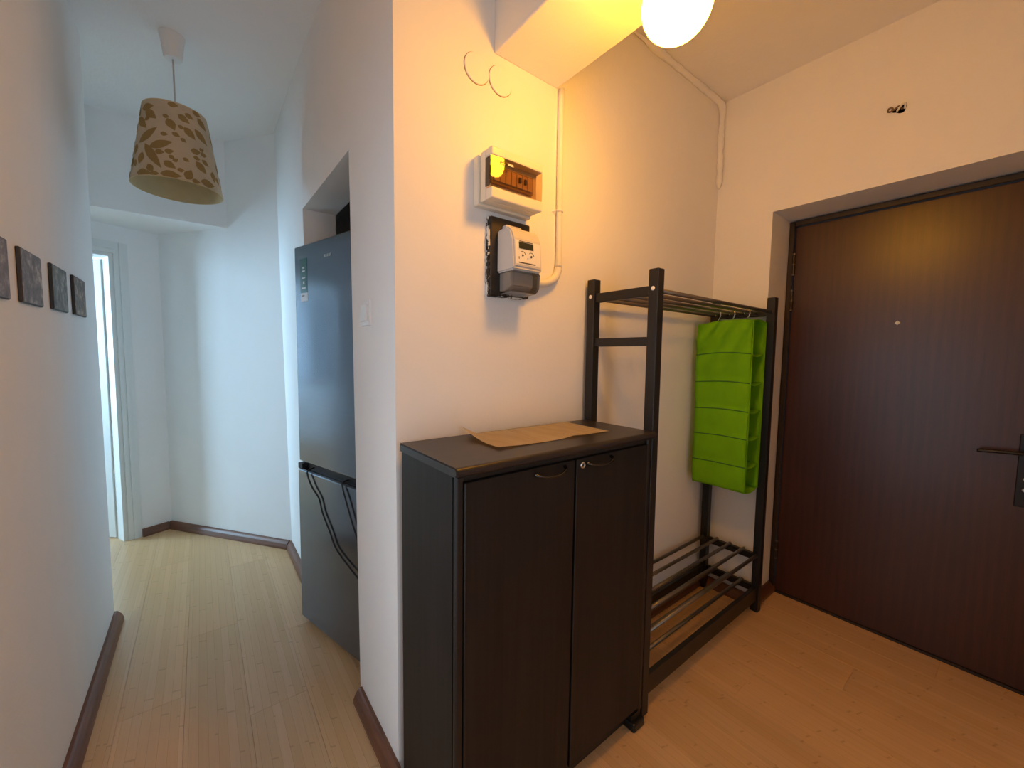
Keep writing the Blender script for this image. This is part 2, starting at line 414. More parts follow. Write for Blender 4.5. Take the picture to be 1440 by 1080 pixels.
# skirting boards
PROF = [(0, 0), (0.034, 0), (0.034, 0.014), (0.026, 0.034), (0.016, 0.047), (0.010, 0.052), (0, 0.052)]
def skirt(name, p0, p1, out, label):
    o = B().extrude_profile(PROF, p0, p1, out).obj(name, M_base)
    return sset(o, label, 'skirting', kind='structure')
skirt('baseboard_left', (XL, 0.10), (XL, YE), (1, 0), 'brown wooden skirting along the left hall wall')
skirt('baseboard_pillar', (XP, -0.02), (XP, 0.36), (-1, 0), 'brown skirting at the foot of the pillar beside the cabinet')
skirt('baseboard_hall', (XP, 1.135), (XP, 1.87), (-1, 0), 'brown skirting beyond the fridge up to the corner')
skirt('baseboard_diagonal', A, D, -nn, 'brown skirting along the slanting wall')
skirt('baseboard_far', dwp(0.02, 0), dwp(0.18, 0), -W, 'short brown skirting beside the white door frame')
skirt('baseboard_back', (XP+0.02, 0), (XC, 0), (0, -1), 'brown skirting behind the cabinet and clothes rack')
skirt('baseboard_right', (XC, -0.03), (XC, YJ0), (-1, 0), 'short brown skirting in the corner behind the rack')
skirt('baseboard_recess', (XC-0.034, YJ0), (XR, YJ0), (0, -1), 'brown skirting return inside the entrance door recess')

# ------------------------------------------------------------------ entrance door
d = empty('door_1', (XR, -0.75, 0)); structure(d, 'dark mahogany entrance door in a steel frame', 'door')
def P_(o, parent):   # put a mesh built in world coordinates under an empty at rest
    o.parent = parent; o.matrix_parent_inverse = parent.matrix_basis.inverted() if False else Matrix.Translation(-parent.location) if parent.rotation_euler.z == 0 else (Matrix.Translation(parent.location) @ Matrix.Rotation(parent.rotation_euler.z, 4, 'Z')).inverted()
    return o
P_(B().box(XR-0.004, XR+0.045, YJ1+0.030, YJ0-0.030, 0.012, 2.036, 0.003, 2).obj('leaf', M_door), d)
P_(B().box(XR-0.016, XR+0.06, YJ0-0.027, YJ0-0.002, 0, 2.068, 0.003, 1).box(XR-0.016, XR+0.06, YJ1, YJ1+0.027, 0, 2.068, 0.003, 1).box(XR-0.016, XR+0.06, YJ1+0.0275, YJ0-0.0275, 2.040, 2.068, 0.003, 1).obj('frame', M_dframe), d)
P_(B().box(XR-0.012, XR+0.05, YJ1+0.03, YJ0-0.03, -0.002, 0.012).obj('threshold', M_dframe), d)
for z0, z1 in ((1.785, 1.895), (1.595, 1.70), (0.20, 0.30)):
    h = P_(B().lathe([(0, z0), (0.006, z0), (0.006, z1), (0, z1)], (XR-0.012, YJ0-0.030, 0), n=12).obj('hinge', M_dframe, smooth=False), d)
    hb = B()
    for zz in (z0, z0+(z1-z0)*0.5, z1): hb.lathe([(0, -0.004), (0.0075, -0.004), (0.0075, 0.004), (0, 0.004)], (XR-0.012, YJ0-0.030, zz), n=10)
    k = hb.obj('hinge_ring', M_hinge, h); k.parent = h
    k.matrix_parent_inverse = h.matrix_parent_inverse.copy() if False else Matrix.Identity(4)
pe = B().lathe([(0, 0.0), (0.0105, 0.0), (0.0095, 0.003), (0.004, 0.0045), (0, 0.0045)], (XR-0.004, -0.744, 1.504), (-1, 0, 0), 4).obj('peephole', M_cap); P_(pe, d)
P_(B().box(XR-0.013, XR-0.004, -1.172, -1.128, 0.755, 1.045, 0.003, 2).obj('lock_plate', M_blackmetal), d)
lv = B().tube([(XR-0.012, -1.150, 0.972), (XR-0.048, -1.150, 0.972)], 0.009, 12)
lv.tube(bez([(XR-0.047, -1.156, 0.972), (XR-0.049, -1.11, 0.972), (XR-0.048, -1.06, 0.969), (XR-0.046, -1.022, 0.965)], 4), 0.0075, 12)
P_(lv.obj('lever_handle', M_blackmetal, smooth=True), d)
for z in (0.868, 0.826):
    P_(B().lathe([(0, 0), (0.008, 0), (0.008, 0.006), (0.006, 0.008), (0, 0.008)], (XR-0.013, -1.152, z), (-1, 0, 0), 16).obj('lock_cylinder', M_chrome), d)

# ------------------------------------------------------------------ white hall door
d = empty('door_2', (dwp(0.6, 0)[0], dwp(0.6, 0)[1], 0)); structure(d, 'white painted door standing open at the end of the hall', 'door')
def dwbox(bb, s0, s1, d0, d1, z0, z1):
    bb.prism([dwp(s0, d0), dwp(s1, d0), dwp(s1, d1), dwp(s0, d1)], z0, z1)
bb = B()
for s0, s1, dp in ((0.180, 0.205, -0.014), (0.205, 0.225, -0.020), (0.225, 0.252, -0.012), (1.218, 1.245, -0.012), (1.245, 1.265, -0.02), (1.265, 1.29, -0.014)): dwbox(bb, s0, s1, dp, 0.0, 0, 2.052)
for z0, z1, dp in ((1.978, 2.005, -0.012), (2.005, 2.025, -0.020), (2.025, 2.052, -0.014)): dwbox(bb, 0.2521, 1.2179, dp, 0.0, z0, z1)
P_(bb.obj('casing', M_whitewood), d)
bb = B(); dwbox(bb, 0.245, 0.275, 0.0005, 0.1195, 0, 1.985); dwbox(bb, 1.195, 1.225, 0.0005, 0.1195, 0, 1.985); dwbox(bb, 0.2751, 1.1949, 0.0005, 0.1195, 1.955, 1.985)
P_(bb.obj('jamb', M_whitewood), d)
hg = Vector(dwp(0.285, 0.10)); ld = Vector((-0.70, 0.714)).normalized(); ln = Vector((-ld.y, ld.x))
def lp(a, c): p = hg+ld*a+ln*c; return (p.x, p.y)
lf = P_(B().prism([lp(0, 0), lp(0.88, 0), lp(0.88, -0.04), lp(0, -0.04)], 0.01, 1.945, 0.002).obj('leaf', M_whitewood), d)
kb = B().tube([(*lp(0.82, 0.0), 1.0), (*lp(0.82, 0.05), 1.0), (*lp(0.72, 0.05), 1.0)], 0.009, 10)
P_(kb.obj('lever_handle', M_chrome, smooth=True), d)

# ------------------------------------------------------------------ cabinet
CX0, CX1, CYF, CH = 0.452, 1.226, -0.352, 1.073
cb = empty('shoe_cabinet', ((CX0+CX1)/2, -0.19, 0))
sset(cb, 'dark wenge two-door cabinet against the pillar with brown paper on top', 'cabinet')
P_(B().box(CX0, CX0+0.018, CYF+0.018, -0.036, 0.055, CH-0.026).box(CX1-0.018, CX1, CYF+0.018, -0.036, 0.055, CH-0.026).box(CX0+0.018, CX1-0.018, -0.044, -0.036, 0.055, CH-0.026).box(CX0+0.018, CX1-0.018, CYF+0.02, -0.044, 0.055, 0.075).obj('body', M_wenge), cb)
# top: rounded front edge
t = B(); R_ = 0.012
prof = [(-0.034, CH), (-0.365+R_, CH)]+[(-0.365+R_-R_*math.sin(a), CH-R_+R_*math.cos(a)) for a in [math.radians(q) for q in range(15, 181, 15)]]+[(-0.034, CH-0.024)]
bm = bmesh.new()
ra = [bm.verts.new((CX0-0.006, y, z)) for y, z in prof]; rb_ = [bm.verts.new((CX1+0.012, y, z)) for y, z in prof]
for i in range(len(prof)): j = (i+1) % len(prof); bm.faces.new((ra[i], ra[j], rb_[j], rb_[i]))
bm.faces.new(ra[::-1]); bm.faces.new(rb_)
bmesh.ops.recalc_face_normals(bm, faces=bm.faces[:])
bmesh.ops.bevel(bm, geom=[e for e in bm.edges if abs(e.verts[0].co.x-e.verts[1].co.x) < 1e-6], offset=0.003, segments=2, affect='EDGES')
t.merge(bm); P_(t.obj('top', M_wenge_top, smooth=False), cb)
# rounded corner stiles
for xs in (CX0+0.0005, CX1-0.0225):
    s = B().box(xs, xs+0.022, CYF+0.002, CYF+0.0178, 0.055, CH-0.0245, 0.006, 3); P_(s.obj('stile', M_wenge_dark, smooth=False), cb)
P_(B().box(CX0+0.023, CX1-0.023, CYF+0.012, CYF+0.0178, CH-0.040, CH-0.0245).obj('top_rail', M_wenge_dark), cb)
SEAM = 0.847
def bow(x0, x1, z, parent):
    pts = bez([(x0, CYF-0.002, z+0.004), (x0+0.006, CYF-0.012, z+0.001), (x0+(x1-x0)*0.3, CYF-0.022, z-0.004), (x0+(x1-x0)*0.65, CYF-0.024, z-0.003), (x1-0.008, CYF-0.016, z+0.004), (x1, CYF-0.002, z+0.009)], 5)
    n = len(pts); rr = [0.0052-0.0020*math.sin(math.pi*i/(n-1)) for i in range(n)]
    o = B().tube(pts, rr, 10).obj('handle', M_dkchrome, smooth=True); o.parent = parent; return o
for x0, x1, hx in ((CX0+0.024, SEAM-0.004, (0.690, 0.800)), (SEAM+0.004, CX1-0.024, (0.893, 1.003))):
    dr = P_(B().box(x0, x1, CYF, CYF+0.0175, 0.072, CH-0.041, 0.0015, 1).obj('door', M_wenge), cb)
    bow(hx[0], hx[1], 1.012, dr)
    e = B().box(x0-0.0012, x0+0.005, CYF-0.001, CYF+0.012, 0.072, CH-0.041, 0.002, 1) if x0 < 0.6 else B().box(x0-0.0005, x0+0.005, CYF-0.001, CYF+0.012, 0.072, CH-0.041, 0.002, 1)
    eo = e.obj('edge_strip', M_wenge_dark); eo.parent = dr
    if x0 > 0.6:
        lk = B().lathe([(0.0045, 0.002), (0.0045, 0.006), (0.0085, 0.0065), (0.0105, 0.004), (0.0105, 0)], (0.873, CYF, 1.013), (0, -1, 0), 24).obj('lock', M_chrome, smooth=True); lk.parent = dr
        lh = B().lathe([(0, 0.003), (0.0045, 0.003)], (0.873, CYF, 1.013), (0, -1, 0), 16).obj('keyhole', M_dark); lh.parent = dr
P_(B().box(CX0+0.02, CX1-0.02, CYF+0.03, CYF+0.044, 0.012, 0.0548).obj('plinth', M_wenge_dark), cb)
for xs, ys in ((CX0+0.004, CYF-0.012), (CX1-0.062, CYF-0.012), (CX0+0.004, -0.12), (CX1-0.062, -0.12)):
    f = B().prism([(xs, ys), (xs+0.064, ys), (xs+0.064, ys+0.075), (xs, ys+0.075)], 0.0, 0.034, 0.007)
    f.box(xs+0.006, xs+0.056, ys+0.016, ys+0.06, 0.034, 0.0548)
    P_(f.obj('foot', M_wenge_dark), cb)

# brown paper sheet on the cabinet
bm = bmesh.new(); NX, NY = 26, 12; V = []
for j in range(NY+1):
    for i in range(NX+1):
        u, v = i/NX, j/NY
        x = 0.634+u*0.472+0.012*v; y = -0.262+v*0.222-0.004*math.sin(3*u)
        z = CH+0.0015+0.002*(1+math.sin(9*u+1.3))*(1-v)*0.6
        z += 0.014*max(0, 1-((u-0.0)/0.12))*max(0, (v-0.25)/0.75)**1.5*2.2 + 0.004*max(0, 1-abs(u-0.62)/0.1)*max(0, 1-v*3)
        z += 0.003*max(0, 1-u*6)*(1-v)
        V.append(bm.verts.new((x, y, z)))
for j in range(NY):
    for i in range(NX): bm.faces.new((V[j*(NX+1)+i], V[j*(NX+1)+i+1], V[(j+1)*(NX+1)+i+1], V[(j+1)*(NX+1)+i]))
g = bmesh.ops.solidify(bm, geom=bm.faces[:], thickness=0.0006)
pp = link('paper_sheet', tomesh(bm, 'paper_sheet'), M_paper, None, True)
sset(pp, 'sheet of brown wrapping paper lying on the dark cabinet', 'paper')

# ------------------------------------------------------------------ clothes rack
RX0, RX1, RYF, RYB, RH = 1.262, 2.281, -0.322, -0.040, 1.636
rk = empty('clothes_rack', ((RX0+RX1)/2, (RYF+RYB)/2, 0))
sset(rk, 'black clothes rack with steel rods between cabinet and entrance door', 'clothes rack')
hp = 0.019
for xx in (RX0, RX1):
    for yy in (RYF, RYB):
        lg = P_(B().box(xx-hp, xx+hp, yy-hp, yy+hp, 0.0, RH, 0.002, 1).obj('leg', M_black), rk)
        if xx == RX0:
            cp = B().lathe([(0, 0), (0.0075, 0), (0.0075, 0.001), (0.006, 0.002), (0, 0.002)], (xx-hp, yy, 1.568), (-1, 0, 0), 16).obj('screw_cap', M_cap); cp.parent = lg
            cp2 = None
    for z0, z1 in ((1.545, 1.580), (1.370, 1.402), (0.272, 0.305), (0.100, 0.135)):
        P_(B().box(xx-0.011, xx+0.011, RYF+hp, RYB-hp, z0, z1, 0.002, 1).obj('end_rail', M_black), rk)
def rod(y, z, r=0.0085):
    P_(B().tube([(RX0+0.0005 if abs(y-RYF) > 0.02 and abs(y-RYB) > 0.02 else RX0+hp, y, z), (RX1-0.0005 if abs(y-RYF) > 0.02 and abs(y-RYB) > 0.02 else RX1-hp, y, z)], r, 12).obj('rod', M_rod, smooth=True), rk)
for k in range(5): rod(RYF+(RYB-RYF)*k/4, 1.564)
for k in range(5): rod(RYF+(RYB-RYF)*k/4, 0.305 if k in (0, 4) else 0.312)
for k in (1, 2, 3): rod(RYF+(RYB-RYF)*k/4, 0.140)
for yy in (RYF, RYB):
    P_(B().box(RX0+hp, RX1-hp, yy-0.010, yy+0.010, 0.062, 0.138, 0.002, 1).obj('long_rail', M_black), rk)

# green hanging organizer
OX0, OX1, OYF, OYB, OZ0, OZ1 = 2.105, 2.252, -0.308, -0.035, 0.664, 1.515
og = empty('hanging_organizer', ((OX0+OX1)/2, (OYF+OYB)/2, OZ0))
sset(og, 'lime green fabric hanging organizer with six compartments on the clothes rack', 'organizer')
def sheet(name, fn, nu, nv, m, th=0.003, parent=None):
    bm = bmesh.new(); V = [[bm.verts.new(fn(i/nu, j/nv)) for i in range(nu+1)] for j in range(nv+1)]
    for j in range(nv):
        for i in range(nu): bm.faces.new((V[j][i], V[j][i+1], V[j+1][i+1], V[j+1][i]))
    bmesh.ops.recalc_face_normals(bm, faces=bm.faces[:])
    bmesh.ops.solidify(bm, geom=bm.faces[:], thickness=th)
    o = link(name, tomesh(bm, name), m, None, True)
    if parent: P_(o, parent)
    return o
def wob(y, z): return 0.004*math.sin(11*z+6*y)+0.003*math.sin(31*y+4*z)
shz = [OZ0+(OZ1-OZ0)*q for q in (0.0, 0.150, 0.315, 0.475, 0.640, 0.810)]
def top_z(v): return OZ1+0.012*math.sin(math.pi*v)-0.010*v   # v: 0 front, 1 back
def lean(z): return 0.018*(OZ1-z)/(OZ1-OZ0)
def side(x0, sg):
    def fn(u, v):
        y = OYF+(OYB-OYF)*u; z = OZ0+(top_z(u)-OZ0)*v
        y2 = y-0.010*(1-v)*u
        x = x0+wob(y, z)*sg+0.006*sg*math.sin(math.pi*((v*6) % 1))
        if sg < 0: x += -0.010*max(0, u-0.85)/0.15*max(0, v-0.93)/0.07 + 0.008*max(0, (v-0.9)/0.1)
        return (x, y2, z)
    return fn
sp = sheet('side_panel', side(OX0, -1), 14, 60, M_green, 0.003, og)
sheet('side_panel', side(OX1, 1), 14, 40, M_green, 0.003, og)
sheet('back_panel', lambda u, v: (OX0+0.006+(OX1-OX0-0.012)*u, OYB-0.012*(1-v)-0.006, OZ0+(OZ1-0.012-OZ0)*v), 4, 20, M_green, 0.003, og)
for k, z in enumerate(shz):
    sheet('shelf', lambda u, v: (OX0+0.004+(OX1-OX0-0.008)*u, OYF+0.002+(OYB-OYF-0.020)*v, z-0.010*math.sin(math.pi*u)*(0.6+0.4*(1-v))+0.004*v), 8, 6, M_green, 0.004, og)
    if k > 0:
        sm = B().tube(bez([side(OX0-0.003, -1)(u/8, (z-OZ0)/(OZ1-OZ0)) for u in range(9)], 2), 0.0032, 6)
        P_(sm.obj('seam', M_greenseam, smooth=True), og)
sheet('top_panel', lambda u, v: (OX0+0.004+(OX1-OX0-0.008)*u, OYF+(OYB-OYF-0.010)*v, top_z(v)-0.003+0.010*math.sin(math.pi*u)), 8, 8, M_green, 0.003, og)
# front opening binding
for xx in (OX0-0.002, OX1):
    P_(B().tube([(xx+0.002, OYF-0.001, OZ0+0.002), (xx, OYF-0.002, (OZ0+OZ1)/2), (xx+0.002, OYF-0.001, OZ1-0.004)], 0.0028, 6).obj('binding', M_green, smooth=True), og)
for yy in (-0.252, -0.181, -0.110):
    hk = bez([(2.165, yy+0.004, OZ1+0.004), (2.163, yy-0.012, 1.545), (2.163, yy-0.0125, 1.568), (2.163, yy, 1.577), (2.163, yy+0.0125, 1.566), (2.164, yy+0.012, 1.552)], 5)
    P_(B().tube(hk, 0.003, 8).obj('hook', M_chrome, smooth=True), og)

# ------------------------------------------------------------------ fridge
FO = Vector((0.360, 1.000)); fdir = Vector((0.262, -0.965)).normalized()
fr = empty('fridge', (FO.x, FO.y, 0), math.atan2(fdir.y, fdir.x))
sset(fr, 'tall dark grey two-door fridge standing askew in the wall opening', 'fridge')
FW, FH = 0.575, 1.818      # local x: along the front towards the viewer, local y: into the recess
def FP(bb, name, m, smooth=False, parent=None):
    o = bb.obj(name, m, parent or fr, smooth); return o
FP(B().box(0.004, FW-0.004, 0.062, 0.60, 0.03, FH-0.004, 0.004, 1), 'body', M_fridge_side)
up = FP(B().box(0, FW, 0, 0.058, 0.812, FH, 0.006, 3), 'door', M_fridge)
lo = FP(B().box(-0.006, FW, -0.004, 0.056, 0.028, 0.772, 0.006, 3), 'door', M_fridge)
FP(B().box(0.0, FW-0.003, 0.018, 0.0618, 0.772, 0.812), 'handle_recess', M_blackmetal)
FP(B().box(-0.008, 0.034, -0.003, 0.03, 0.773, 0.801, 0.003, 2), 'recess_end_cap', M_cord)
FP(B().tube([(0.036, 0.0, 0.7735), (FW, 0.0, 0.7735)], 0.003, 8), 'recess_lip', M_fridge_side, True)
for xx in (0.05, FW-0.05):
    for yy in (0.09, 0.55): FP(B().lathe([(0, 0), (0.018, 0), (0.018, 0.03), (0, 0.03)], (xx, yy, 0), n=16), 'foot', M_fridge_side)
st = FP(B().box(0.055, 0.118, -0.0012, 0.0, 1.605, 1.757, 0.0), 'sticker', M_teal, False, up); st['label'] = 'teal sticker strip with pale marks'
for (a, b_, z0, z1) in ((0.078, 0.096, 1.712, 1.720), (0.073, 0.100, 1.698, 1.704), (0.070, 0.102, 1.668, 1.673), (0.082, 0.094, 1.642, 1.655), (0.068, 0.104, 1.622, 1.628)):
    FP(B().box(a, b_, -0.0018, -0.0012, z0, z1), 'sticker_mark', M_sticker, False, st)
st2 = FP(B().prism([(0.058, -0.0012), (0.12, -0.0012), (0.12, 0.0), (0.058, 0.0)], 1.566, 1.602), 'sticker', M_sticker, False, up)
FP(B().box(0.066, 0.092, -0.0018, -0.0012, 1.588, 1.593), 'sticker_mark', M_fridge_side, False, st2)
bdg = B(); xx = 0.272
for wd in (0.010, 0.007, 0.007, 0.009, 0.007):
    bdg.box(xx, xx+wd, -0.0010, 0.0, 1.738, 1.750); xx += wd+0.004
FP(bdg, 'badge', M_chrome, False, up)
# loop of cord hanging out of the handle recess
def fl_(x, off, z): p = FO+fdir*x; n2 = Vector((-0.965, -0.262)); p = p+n2*off; return (p.x, p.y, z)
pts = [fl_(0.108, -0.03, 0.792), fl_(0.106, 0.010, 0.783), fl_(0.112, 0.014, 0.755), fl_(0.150, 0.014, 0.712), fl_(0.205, 0.012, 0.672), fl_(0.235, 0.012, 0.612), fl_(0.292, 0.012, 0.545), fl_(0.330, 0.012, 0.492), fl_(0.378, 0.012, 0.462), fl_(0.470, 0.014, 0.425), fl_(0.555, 0.014, 0.40), fl_(0.562, 0.016, 0.46), fl_(0.520, 0.014, 0.560), fl_(0.478, 0.014, 0.630), fl_(0.430, 0.014, 0.720), fl_(0.405, 0.012, 0.765), fl_(0.400, 0.008, 0.785), fl_(0.402, -0.03, 0.792)]
pc = B().tube(bez(pts, 6), 0.0038, 8).obj('power_cord', M_cord, smooth=True)
sset(pc, 'black cord looped from the fridge handle groove', 'cord')

# ------------------------------------------------------------------ fuse box
fb = empty('fuse_box', (0.825, 0, 1.82)); sset(fb, 'ivory fuse box with smoked window above the meter', 'fuse box')
P_(B().box(0.712, 0.934, -0.030, 0.0, 1.808, 1.962, 0.003, 1).obj('back_box', M_plastic), fb)
P_(B().box(0.720, 0.930, -0.062, -0.0302, 1.815, 1.968, 0.004, 2).obj('cover', M_plastic), fb)
P_(B().box(0.720, 0.930, -0.094, -0.0622, 1.942, 1.968, 0.004, 2).obj('top_band', M_plastic), fb)
P_(B().box(0.720, 0.930, -0.094, -0.0622, 1.815, 1.848, 0.004, 2).obj('bottom_band', M_plastic), fb)
bk = P_(B().box(0.735, 0.905, -0.072, -0.0622, 1.868, 1.925, 0.001, 1).obj('breaker_panel', flat('beige_breakers', (0.30, 0.22, 0.13), 0.5)), fb)
for k in range(7):
    q = B().box(0.742+k*0.0225, 0.7625+k*0.0225, -0.078, -0.0721, 1.876, 1.918, 0.001, 1).obj('breaker', flat('beige_breaker', (0.55, 0.43, 0.28), 0.5) if k == 0 else bpy.data.materials['beige_breaker'], bk); q.parent = bk
    if k in (4, 5):
        g_ = B().box(0.747+k*0.0225, 0.7575+k*0.0225, -0.084, -0.0781, 1.890, 1.908, 0.002, 1).obj('toggle', M_print, bk)
bm = bmesh.new(); NW = 16; ga = []; gb = []
for q in range(NW+1):
    u = q/NW; xq = 0.7195+u*0.2100; yq = -0.0895-0.0075*(1-(2*u-1)**2)
    ga.append([bm.verts.new((xq, yq, zq)) for zq in (1.8487, 1.895, 1.9413)]); gb.append([bm.verts.new((xq, yq+0.002, zq)) for zq in (1.8487, 1.895, 1.9413)])
for zc in (1,):
    for q in range(NW+1): ga[q][1].co.y -= 0.0012; gb[q][1].co.y -= 0.0012
for q in range(NW):
    for k in range(2):
        bm.faces.new((ga[q][k], ga[q+1][k], ga[q+1][k+1], ga[q][k+1]))
wd = P_(link('window', tomesh(bm, 'window'), M_smoke, None, True), fb)
def wy(x): u = (x-0.7195)/0.21; return -0.0895-0.0075*(1-(2*u-1)**2)-0.0016
nb = B()
for (a, b_, z0, z1) in ((0.752, 0.800, 1.9285, 1.9300), (0.752, 0.800, 1.9200, 1.9215), (0.752, 0.7535, 1.9215, 1.9285)): nb.box(a, b_, wy((a+b_)/2)-0.0008, wy((a+b_)/2)-0.0002, z0, z1)
nb.obj('name_plate', M_print, wd)
B().box(0.778, 0.800, wy(0.79)-0.0012, wy(0.79)-0.0009, 1.9215, 1.9285).obj('name_plate', M_grey, wd)
P_(B().box(0.7165, 0.7198, -0.086, -0.064, 1.852, 1.938, 0.001, 1).obj('window_hinge', M_print), fb)

# ------------------------------------------------------------------ electricity meter and its board
md = B().box(0.768, 0.935, -0.024, 0.0, 1.532, 1.788, 0.003, 1).obj('meter_board', M_board)
sset(md, 'dark painted board with flaking white edge behind the electricity meter', 'board')
bm = bmesh.new()
zz = [1.532+(1.788-1.532)*i/24 for i in range(25)]
rnd = random.Random(3); fk = B()
for i in range(24):
    if 0.55 < i/24 < 0.78 or rnd.random() < 0.75:
        fk.box(0.7655-rnd.random()*0.003, 0.7682, -0.020+rnd.random()*0.006, -0.001, zz[i], zz[i+1])
for i in range(8): fk.box(0.770+i*0.018, 0.770+i*0.018+0.015, -0.022, -0.002, 1.530-rnd.random()*0.003, 1.5325)
fk.obj('flaking_paint', M_flake, md)
em = empty('electricity_meter', (0.848, -0.024, 1.535)); sset(em, 'grey electricity meter with display and clear terminal cover', 'meter')
MX0, MX1 = 0.792, 0.912
# body: upper shell with chamfered profile (side view), slightly narrower at the top
prof = [(-0.0245, 1.742), (-0.075, 1.747), (-0.098, 1.732), (-0.112, 1.700), (-0.119, 1.612), (-0.112, 1.604), (-0.0245, 1.604)]
def xprism(bb, prof, x0, x1, bev=0.0):
    bm = bmesh.new(); a = [bm.verts.new((x0, y, z)) for y, z in prof]; c = [bm.verts.new((x1, y, z)) for y, z in prof]; n = len(prof)
    for i in range(n): bm.faces.new((a[i], a[(i+1) % n], c[(i+1) % n], c[i]))
    bm.faces.new(a[::-1]); bm.faces.new(c); bmesh.ops.recalc_face_normals(bm, faces=bm.faces[:])
    if bev: bmesh.ops.bevel(bm, geom=bm.edges[:], offset=bev, segments=2, affect='EDGES')
    return bb.merge(bm)
body = P_(xprism(B(), prof, MX0, MX1, 0.005).obj('body', M_grey), em)
P_(xprism(B(), [(-0.0245, 1.6035), (-0.085, 1.6035), (-0.085, 1.56), (-0.06, 1.545), (-0.0245, 1.545)], MX0+0.012, MX1-0.012, 0.002).obj('terminal_block', flat('grey_terminals', (0.34, 0.31, 0.28), 0.5)), em)
P_(xprism(B(), [(-0.0245, 1.6030), (-0.1145, 1.6030), (-0.110, 1.552), (-0.098, 1.538), (-0.0245, 1.534)], MX0+0.002, MX1-0.002, 0.004).obj('terminal_cover', M_clear), em)
def onface(a, z, d):   # point on the sloping front: a across, z height, d proud
    t = (z-1.612)/(1.700-1.612); return (a, -0.119+0.007*t-d, z)
def fquad(x0, x1, z0, z1, d, m, name, parent):
    bm = bmesh.new(); f = [onface(x0, z0, d), onface(x1, z0, d), onface(x1, z1, d), onface(x0, z1, d)]; bb_ = [(p[0], p[1]+d+0.0005, p[2]) for p in f]
    A_ = [bm.verts.new(p) for p in f]; B_ = [bm.verts.new(p) for p in bb_]
    bm.faces.new(A_); bm.faces.new(B_[::-1])
    for i in range(4): bm.faces.new((A_[i], B_[i], B_[(i+1) % 4], A_[(i+1) % 4]))
    o = link(name, tomesh(bm, name), m); 
    if parent is em: P_(o, em)
    else: o.parent = parent
    return o
fp = fquad(MX0+0.008, MX1-0.008, 1.622, 1.698, 0.001, M_white, 'face_plate', em)
fquad(MX0+0.022, MX0+0.082, 1.672, 1.693, 0.002, M_lcd, 'display', fp)
fquad(MX0+0.024, MX0+0.080, 1.6945, 1.697, 0.0015, M_print, 'lettering', fp)
fquad(MX0+0.020, MX0+0.090, 1.6255, 1.629, 0.0015, M_print, 'lettering', fp)
for xx in (MX0+0.036, MX0+0.072):
    p = onface(xx, 1.651, 0.002)
    B().lathe([(0, 0), (0.0035, 0), (0.0035, 0.001), (0, 0.001)], p, (0, -1, 0), 16).obj('button', M_print, fp)
    arc = [onface(xx+0.012*math.cos(a), 1.651+0.013*math.sin(a), 0.0015) for a in [math.radians(q) for q in range(15, 150, 15)]]
    B().tube(arc, 0.0009, 6).obj('dial_ring', M_print, fp)
    fquad(xx-0.016, xx-0.0135, 1.638, 1.646, 0.0015, M_print, 'lettering', fp)
P_(B().box(MX1-0.001, MX1+0.003, -0.098, -0.086, 1.678, 1.700, 0.001, 1).obj('seal_tab', M_yellow), em)
P_(B().box(MX0+0.020, MX0+0.085, -0.050, -0.0245, 1.744, 1.762, 0.004, 2).obj('hanger', M_grey), em)
P_(B().lathe([(0, 0), (0.006, 0), (0.006, 0.003), (0, 0.003)], (MX0+0.030, -0.050, 1.753), (0, -1, 0), 14).obj('screw', M_plastic), em)

# conduit from the ceiling beam to the meter
pts = [(1.086, -0.013, 2.312), (1.086, -0.013, 2.0), (1.088, -0.013, 1.70), (1.083, -0.016, 1.655), (1.062, -0.020, 1.622), (1.030, -0.022, 1.603), (0.985, -0.030, 1.592), (0.940, -0.040, 1.590), (0.916, -0.045, 1.590)]
cv = bez(pts, 5); cr = [0.0115 if p.z > 1.70 else 0.0145 for p in cv]
co = B().tube(cv, cr, 12).obj('conduit_pipe', M_conduit, smooth=True)
sset(co, 'painted conduit running down the wall and curving to the meter', 'conduit')
B().tube([(1.062, -0.002, 1.872), (1.072, -0.018, 1.873), (1.086, -0.0275, 1.874), (1.100, -0.018, 1.873), (1.104, -0.002, 1.872)], 0.0035, 6).obj('clip', M_conduit, co)

# lumpy plastered cable in the corner
rnd = random.Random(11)
pts = [(1.12+0.10*i, -0.012, ZC-0.012) for i in range(12)]+[(2.285, -0.014, ZC-0.022), (2.302, -0.016, ZC-0.06)]+[(2.303, -0.014, ZC-0.10-0.06*i) for i in range(7)]
pts = bez(pts, 3); rr = []
for k, p in enumerate(pts):
    base = 0.006 if p.x < 1.6 and p.z > 2.6 else 0.015
    rr.append(base*(0.8+0.45*rnd.random()))
rr[-1] = 0.006
cc = B().tube(pts, rr, 10).obj('plastered_cable', M_wall, smooth=True)
sset(cc, 'lumpy painted cable along the ceiling edge and down the corner', 'cable')
# blanking covers
for k, (xx, z, lab) in enumerate(((0.723, 2.237, 'round painted blanking cover farther from the beam'), (0.816, 2.236, 'round painted blanking cover nearer to the beam'))):
    o = B().lathe([(0.046, 0.0), (0.046, 0.004), (0.0445, 0.0055), (0.040, 0.0050), (0, 0.0045)], (xx, 0, z), (0, -1, 0), 40).obj('blanking_cover', M_wall, smooth=False)
    sset(o, lab, 'cover', 'round covers under the beam')
    B().tube([(xx+0.0468*math.cos(a), -0.0006, z+0.0468*math.sin(a)) for a in [2*math.pi*q/48 for q in range(49)]], 0.0011, 6, False).obj('rim_gap', flat('old_paint_gap', (0.30, 0.20, 0.11), 0.8), o)
